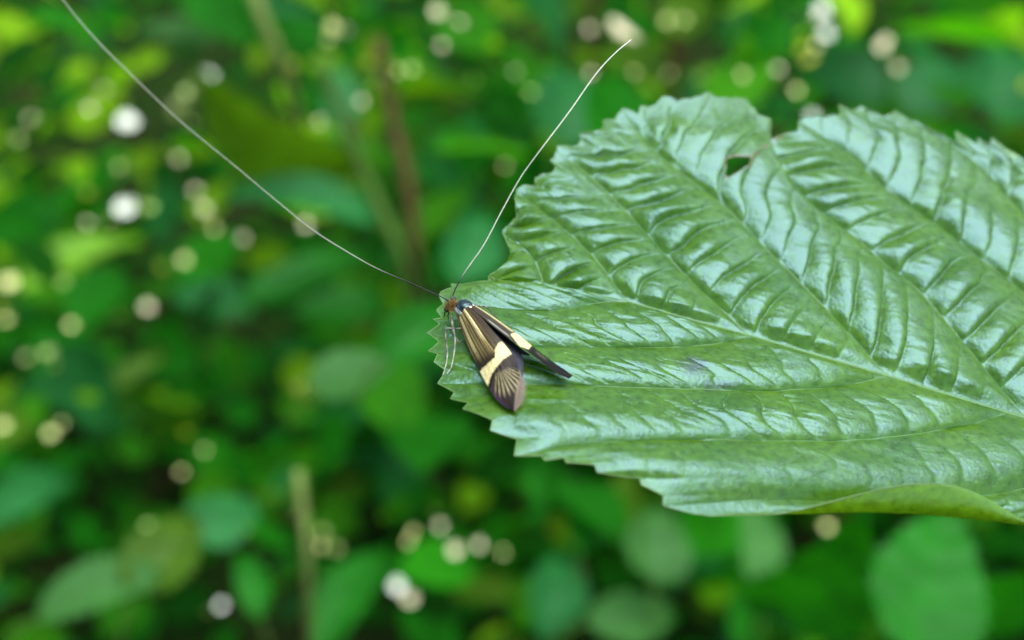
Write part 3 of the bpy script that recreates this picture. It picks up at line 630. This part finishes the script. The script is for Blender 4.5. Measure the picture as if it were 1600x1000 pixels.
big = [
 (430, 235, .30, 200, 130, 160, 'back', 'olive', 'broad blurred olive-green leaf crossed by the left antenna', 0),
 (470, 305, .30, 230, 60, 172, 'sky', 'teal', 'long teal blurred leaf just under the broad olive leaf', 0),
 (535, 150, .36, 120, 58, 95, 'sky', 'teal', 'upright teal blurred leaf right of the broad olive leaf', 0),
 (555, 580, .24, 130, 80, 25, 'up', 'grey', 'pale green blurred leaf to the left of the moth', 0),
 (660, 520, .22, 140, 90, 35, 'up', 'green', 'mid green blurred leaf directly behind the moth', 0),
 (350, 815, .30, 110, 80, 10, 'sky', 'teal', 'round pale teal leaf at lower left', 0),
 (165, 915, .24, 200, 70, 15, 'up', 'grey', 'long grey-green blurred leaf near the bottom left corner', 6),
 (265, 865, .25, 120, 110, 60, 'up', 'olive', 'yellowish green blurred leaf below the round teal leaf', 0),
 (395, 910, .30, 110, 50, 120, 'up', 'green', 'narrow slanting green leaf beside the thin pale stalk', 0),
 (540, 930, .30, 170, 80, 60, 'up', 'green', 'mid green blurred leaf at bottom centre left', 0),
 (40, 770, .38, 110, 70, 30, 'sky', 'teal', 'small blue-grey leaf on the left frame edge', 0),
 (280, 50, .42, 110, 44, 175, 'sky', 'grey', 'blue-grey blurred leaf near the top left', 0),
 (1450, 905, .20, 240, 170, 60, 'up', 'green', 'large ribbed green leaf at lower right under the big leaf', 5),
 (1300, 900, .23, 220, 170, 70, 'back', 'green', 'dark green leaf left of the large ribbed green leaf', 4),
 (1565, 930, .21, 170, 110, 50, 'back', 'green', 'deep green leaf in the bottom right corner', 0),
 (1020, 850, .30, 110, 105, 80, 'sky', 'grey', 'round pale green leaf below the big leaf', 0),
 (1185, 840, .32, 120, 70, 95, 'sky', 'grey', 'upright pale green leaf below the middle of the big leaf', 0),
 (990, 970, .30, 150, 70, 5, 'sky', 'grey', 'pale grey-green leaf at the bottom edge', 0),
 (870, 930, .34, 130, 90, 70, 'sky', 'teal', 'bluish dark leaf at the bottom centre', 0),
 (910, 800, .36, 110, 60, 100, 'up', 'green', 'dull green leaf just below the toothed leaf margin', 0),
 (890, 160, .40, 150, 120, 80, 'sky', 'teal', 'round sea-green blurred leaf left of the big leaf top', 0),
 (760, 230, .45, 240, 80, 25, 'up', 'green', 'long blurred green leaf behind the right antenna', 0),
 (1310, 115, .42, 170, 110, 140, 'sky', 'teal', 'sea-green blurred leaf above the notch of the big leaf', 0),
 (1460, 130, .40, 150, 90, 40, 'sky', 'teal', 'bluish blurred leaf at upper right', 0),
 (1560, 120, .38, 160, 110, 70, 'sky', 'teal', 'bluish blurred leaf in the upper right corner', 0),
 (1130, 160, .50, 180, 80, 10, 'sky', 'teal', 'dark teal blurred leaf behind the top of the big leaf', 0),
 (1190, 40, .48, 170, 70, 10, 'up', 'green', 'bright green blurred leaf at the top edge', 0),
 (490, 430, .34, 200, 70, 30, 'up', 'green', 'slanting mid green leaf below the left antenna', 0),
 (330, 470, .40, 130, 60, 165, 'sky', 'teal', 'small teal leaf at left centre', 0),
 (120, 400, .40, 170, 60, 30, 'up', 'lime', 'light green blurred leaf at left centre', 0),
 (100, 560, .42, 160, 80, 150, 'up', 'green', 'green blurred leaf near the left edge below the middle', 0),
 (200, 590, .40, 130, 40, 30, 'up', 'olive', 'narrow yellow-green leaf left of centre', 0),
 (540, 480, .40, 150, 60, 10, 'up', 'green', 'dim green leaf under the dark antenna base', 0),
 (650, 380, .38, 130, 60, 100, 'up', 'green', 'dim green leaf between the two antennae', 0),
 (740, 390, .26, 130, 90, 70, 'sky', 'teal', 'smooth teal-green leaf between antenna and big leaf', 0),
 (600, 720, .40, 130, 70, 170, 'sky', 'teal', 'dark teal leaf below and left of the moth', 0),
 (450, 12, .40, 160, 40, 0, 'sky', 'teal', 'teal blurred leaf at the top edge left of centre', 0),
 (860, 640 + 130, .38, 120, 60, 150, 'up', 'green', 'green leaf under the moth behind the leaf edge', 0),
]
for i, (px, py, d, l, w, a, k, t, lab, pl) in enumerate(big):
    bg_leaf('background_leaf', px, py, 0.06 + d * 1.15, l, w, a, k, t, lab, G1, pleats=pl, jit=0.08, n=44 if pl else 30)

# small leaves for the pale discs: sun glint put into tinted gloss and tone
G2 = 'small hedge leaves coloured bright as sun glints'
glints = [  # px, py, size, kind, tone, jitter of the mirror angle, label
 (197, 187, 26, 'sun', 'pale', .00, 'brightest white blurred disc at upper left'),
 (197, 322, 30, 'sun', 'pale', .00, 'big white blurred disc at left centre'),
 (325, 118, 22, 'sun', 'pale', .02, 'white blurred disc on the upper end of a pale streak'),
 (685, 17, 22, 'sun', 'beige', .03, 'cream blurred disc at the top edge'),
 (1285, 15, 24, 'sun', 'pale', .02, 'white blurred disc at the top edge above the notch'),
 (1291, 50, 22, 'sun', 'pale', .02, 'white blurred disc just under the one at the top edge'),
 (965, 168, 16, 'sun', 'beige', .05, 'greyish blurred disc touching the top tooth of the big leaf'),
 (1272, 182, 22, 'sun', 'pale', .03, 'white blurred disc half hidden by the leaf beside the notch'),
 (620, 915, 24, 'sun', 'pale', .02, 'white blurred patch at lower centre'),
 (642, 935, 20, 'sun', 'beige', .04, 'cream blurred disc under the white patch at lower centre'),
 (478, 350, 20, 'sun', 'beige', .05, 'cream blurred disc crossed by the left antenna'),
 (712, 858, 20, 'sun', 'beige', .03, 'cream blurred disc at left end of a short row below the moth'),
 (748, 850, 16, 'sun', 'beige', .06, 'faint cream disc in the middle of a short row below the moth'),
 (785, 862, 16, 'sun', 'yellow', .07, 'faint yellowish disc at right end of a short row below the moth'),
 (1215, 108, 18, 'sun', 'beige', .05, 'cream blurred disc above the middle of the big leaf'),
 (1165, 75, 20, 'back', 'lime', .1, 'lime blurred disc above the big leaf'),
 (1160, 117, 18, 'sun', 'yellow', .06, 'yellowish blurred disc beside the cream disc above the big leaf'),
 (1378, 72, 22, 'sun', 'beige', .05, 'upper of two pale discs at upper right'),
 (1402, 105, 20, 'sun', 'beige', .05, 'lower of two pale discs at upper right'),
 (182, 120, 24, 'back', 'lime', .1, 'soft lime disc above the brightest white disc'),
 (450, 148, 26, 'back', 'lime', .1, 'soft lime disc at the top of the broad olive leaf'),
 (80, 442, 24, 'sun', 'lime', .06, 'lime blurred patch near the left edge'),
 (14, 440, 30, 'sun', 'yellow', .05, 'yellow blurred patch cut by the left edge'),
 (4, 665, 18, 'sun', 'yellow', .04, 'yellow disc cut by the left edge below the middle'),
 (80, 676, 18, 'sun', 'yellow', .05, 'pale yellow disc at left below the middle'),
 (136, 620, 18, 'back', 'lime', .1, 'pale lime disc at left below the middle'),
 (110, 508, 16, 'sun', 'yellow', .05, 'pale yellow disc at left centre'),
 (345, 945, 18, 'sun', 'pale', .06, 'pale disc near the bottom left'),
 (518, 40, 22, 'sun', 'yellow', .05, 'pale lime disc at the top left of centre'),
 (140, 168, 16, 'sun', 'beige', .06, 'dim cream disc at upper left'),
 (278, 248, 18, 'sun', 'beige', .06, 'dim greenish disc right of the two white discs'),
 (306, 297, 16, 'sun', 'beige', .06, 'upper of three dim cream discs in a slanting row'),
 (319, 326, 16, 'sun', 'beige', .05, 'middle of three dim cream discs in a slanting row'),
 (334, 357, 15, 'sun', 'yellow', .07, 'lower of three dim cream discs in a slanting row'),
 (377, 372, 18, 'sun', 'beige', .05, 'dim cream disc above a teal leaf at left centre'),
 (288, 405, 18, 'sun', 'yellow', .05, 'yellowish disc at left centre'),
 (230, 478, 22, 'sun', 'beige', .05, 'pale streaked patch at left centre'),
 (1570, 38, 34, 'back', 'lime', .1, 'large lime patch in the upper right corner'),
 (1283, 880, 18, 'sun', 'yellow', .04, 'small golden spot below the curled edge of the big leaf'),
 (1292, 822, 20, 'sun', 'yellow', .04, 'golden spot touching the lower edge of the big leaf'),
 (1120, 925, 40, 'back', 'lime', .1, 'lime patch at lower right of centre'),
 (1188, 866, 24, 'back', 'lime', .1, 'lime spot between two pale leaves below the big leaf'),
 (955, 795, 26, 'back', 'lime', .1, 'soft lime spot under the toothed leaf edge'),
 (805, 112, 15, 'sun', 'beige', .06, 'dim grey disc left of the right antenna tip'),
 (788, 258, 15, 'sun', 'yellow', .07, 'dim yellow disc beside the right antenna'),
 (690, 70, 16, 'sun', 'beige', .06, 'dim cream disc below the cream one at the top edge'),
 (622, 110, 14, 'sun', 'yellow', .07, 'dim yellow disc above the brown stem'),
 (1245, 140, 16, 'sun', 'yellow', .06, 'dim yellow disc above the notch of the big leaf'),
 (282, 737, 14, 'sun', 'yellow', .07, 'dim yellow disc at lower left'),
 (320, 703, 14, 'sun', 'yellow', .07, 'dim yellow disc above the round teal leaf'),
 (990, 112, 14, 'sun', 'yellow', .07, 'dim yellow disc under the right antenna tip'),
 (770, 66, 14, 'back', 'lime', .1, 'dim lime disc at top centre'),
]
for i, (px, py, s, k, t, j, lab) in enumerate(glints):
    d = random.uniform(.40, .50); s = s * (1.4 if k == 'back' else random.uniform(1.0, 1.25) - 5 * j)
    bg_leaf('glint_leaf', px, py, d, s, s * 0.85, random.uniform(20, 160), k, t, lab, G2, M_glint[t] if k == 'sun' else M_back, jit=0.05, curl=0.05, fold=0.03, n=6, m=4)

SPOT = ('in the hedge at upper left', 'in the hedge along the top right edge', 'in the hedge by the left edge', 'in the hedge at top centre', 'in the hedge below and left of the moth')
for i in range(90):       # fainter specks, added as bright tinted leaves, that nothing tells apart
    cx, cy, sx, sy = [(230, 250, 190, 170), (1200, 70, 330, 70), (80, 480, 110, 190), (620, 80, 190, 80), (560, 800, 330, 150)][i % 5]
    px, py = cx + sx * rng.normal() * .6, cy + sy * rng.normal() * .6; k = ('faint', 'beige', 'lime', 'yellow')[rng.integers(4)]
    bg_leaf('glint_leaf', px, py, random.uniform(.36, .6), random.uniform(8, 17), random.uniform(8, 14), random.uniform(0, 180), 'sun' if i % 3 else 'back', 'lime' if k == 'faint' else k, 'faint small blurred disc of light ' + SPOT[i % 5], 'faint specks of light ' + SPOT[i % 5], M_glint[k] if i % 3 else M_back, jit=0.1, curl=0.05, fold=0.03, n=6, m=4)
# stems
def stem(name, pts, r0, r1, mat, label, group=None):
    p = spline([at(*q) for q in pts], 24); v, f = tube(p - p[0], np.linspace(r0, r1, 24), 8)
    tag(link(name, mesh_from(name, v, f, mat), None, p[0]), label, 'stem', group)
G3 = 'blurred stems in the hedge'
stem('woody_stem', [(590, 60, .44), (612, 180, .44), (640, 300, .43), (652, 440, .45), (655, 470, .6)], .0028, .0036, M_bark, 'brownish upright blurred stem between the two antennae', G3)
stem('green_stem', [(500, 90, .42), (560, 250, .42), (625, 400, .42), (670, 560, .45)], .0022, .0026, M_stem, 'slanting green blurred stem beside the brownish one', G3)
stem('woody_stem', [(928, -60, .6), (930, 40, .6), (936, 160, .62), (950, 500, .7)], .0035, .004, M_bark, 'dark brown blurred stem at the top centre by the antenna tip', G3)
stem('woody_stem', [(1062, -60, .6), (1058, 60, .6), (1046, 200, .62), (1040, 500, .7)], .0045, .005, M_bark, 'thick dark stem above the big leaf', G3)
stem('pale_stalk', [(466, 735, .33), (472, 790, .33), (480, 850, .33), (482, 930, .34), (486, 1060, .38)], 0.0016, .0013, M_pale, 'thin pale upright stalk at lower left of the moth', G3)
stem('green_stem', [(392, -30, .42), (410, 30, .42), (440, 100, .43), (470, 200, .46)], .0028, .0024, M_pale, 'lime green slanting stem at the top left', G3)
stem('pale_stalk', [(330, 112, .5), (305, 140, .5), (272, 185, .5)], .0035, .003, M_pale, 'short pale streak of a stalk running down from a white disc', G3)
bg_leaf('glint_leaf', 974, 50, .40, 62, 20, -34, 'sun', 'beige', 'pale blurred streak behind the tip of the right antenna', G2, M_glint['beige'], jit=0.02, curl=0.03, fold=0.03, n=8, m=4)  # bright streak put in as a leaf with tinted gloss

# the mass of small leaves: nobody could count it
def mass():
    Vs, Fs, Cs = [], [], []; off = 0
    base, F0 = leaf_mesh(1.0, 0.55, 6, 4, 0, 0.15, 0.12)
    pal = np.array([TONES['green'], TONES['dark'], (0.045, 0.18, 0.006), (0.02, 0.17, 0.006), TONES['green'], TONES['dark'], TONES['green'], TONES['teal'], TONES['olive'], (0.03, 0.15, 0.006)])
    n = 6500
    for i in range(n):
        d = 0.46 + 0.85 * random.random() ** 0.8
        px = random.uniform(-500, 2100); py = random.uniform(-260, 1250)
        p = at(px, py, d)
        if vnoise(px / 230 + 3, py / 190 + d * 5) + 0.5 * vnoise(px / 90, py / 80 + 7) < -0.15: continue
        if p[2] < 0.02: p[2] = random.uniform(0.02, 0.15)
        L = random.uniform(0.02, 0.055)
        nrmv = nrm(np.array([rng.normal() * .55, rng.normal() * .55 - 0.15, 1.0]))
        R = frame_for(nrmv, random.uniform(0, 360)); R2 = np.stack([nrm(R[:, 0]), np.cross(R[:, 2], nrm(R[:, 0])), R[:, 2]], 1)
        V = (base * np.array([L, L * random.uniform(0.8, 1.3), L])) @ R2.T + p
        Vs.append(V); Fs.append(F0 + off); off += len(V)
        c = pal[rng.integers(len(pal))] * rng.uniform(0.7, 1.3)
        if random.random() < (0.30 if px < 480 and 40 < py < 560 else 0.10 if py < 170 else 0.03): c = np.array([0.17, 0.29, 0.008]) * rng.uniform(0.7, 1.5)   # yellow-green painted in for sunlit, backlit patches, mostly at upper left
        Cs.append(np.tile([*c, 1], (len(V), 1)))
    me = mesh_from('hedge_foliage', np.vstack(Vs), np.vstack(Fs), M_fol, cols={'tone': np.vstack(Cs)})
    tag(link('hedge_foliage', me), 'dense mass of blurred dark green hedge foliage behind everything', 'foliage', kind='stuff')
mass()
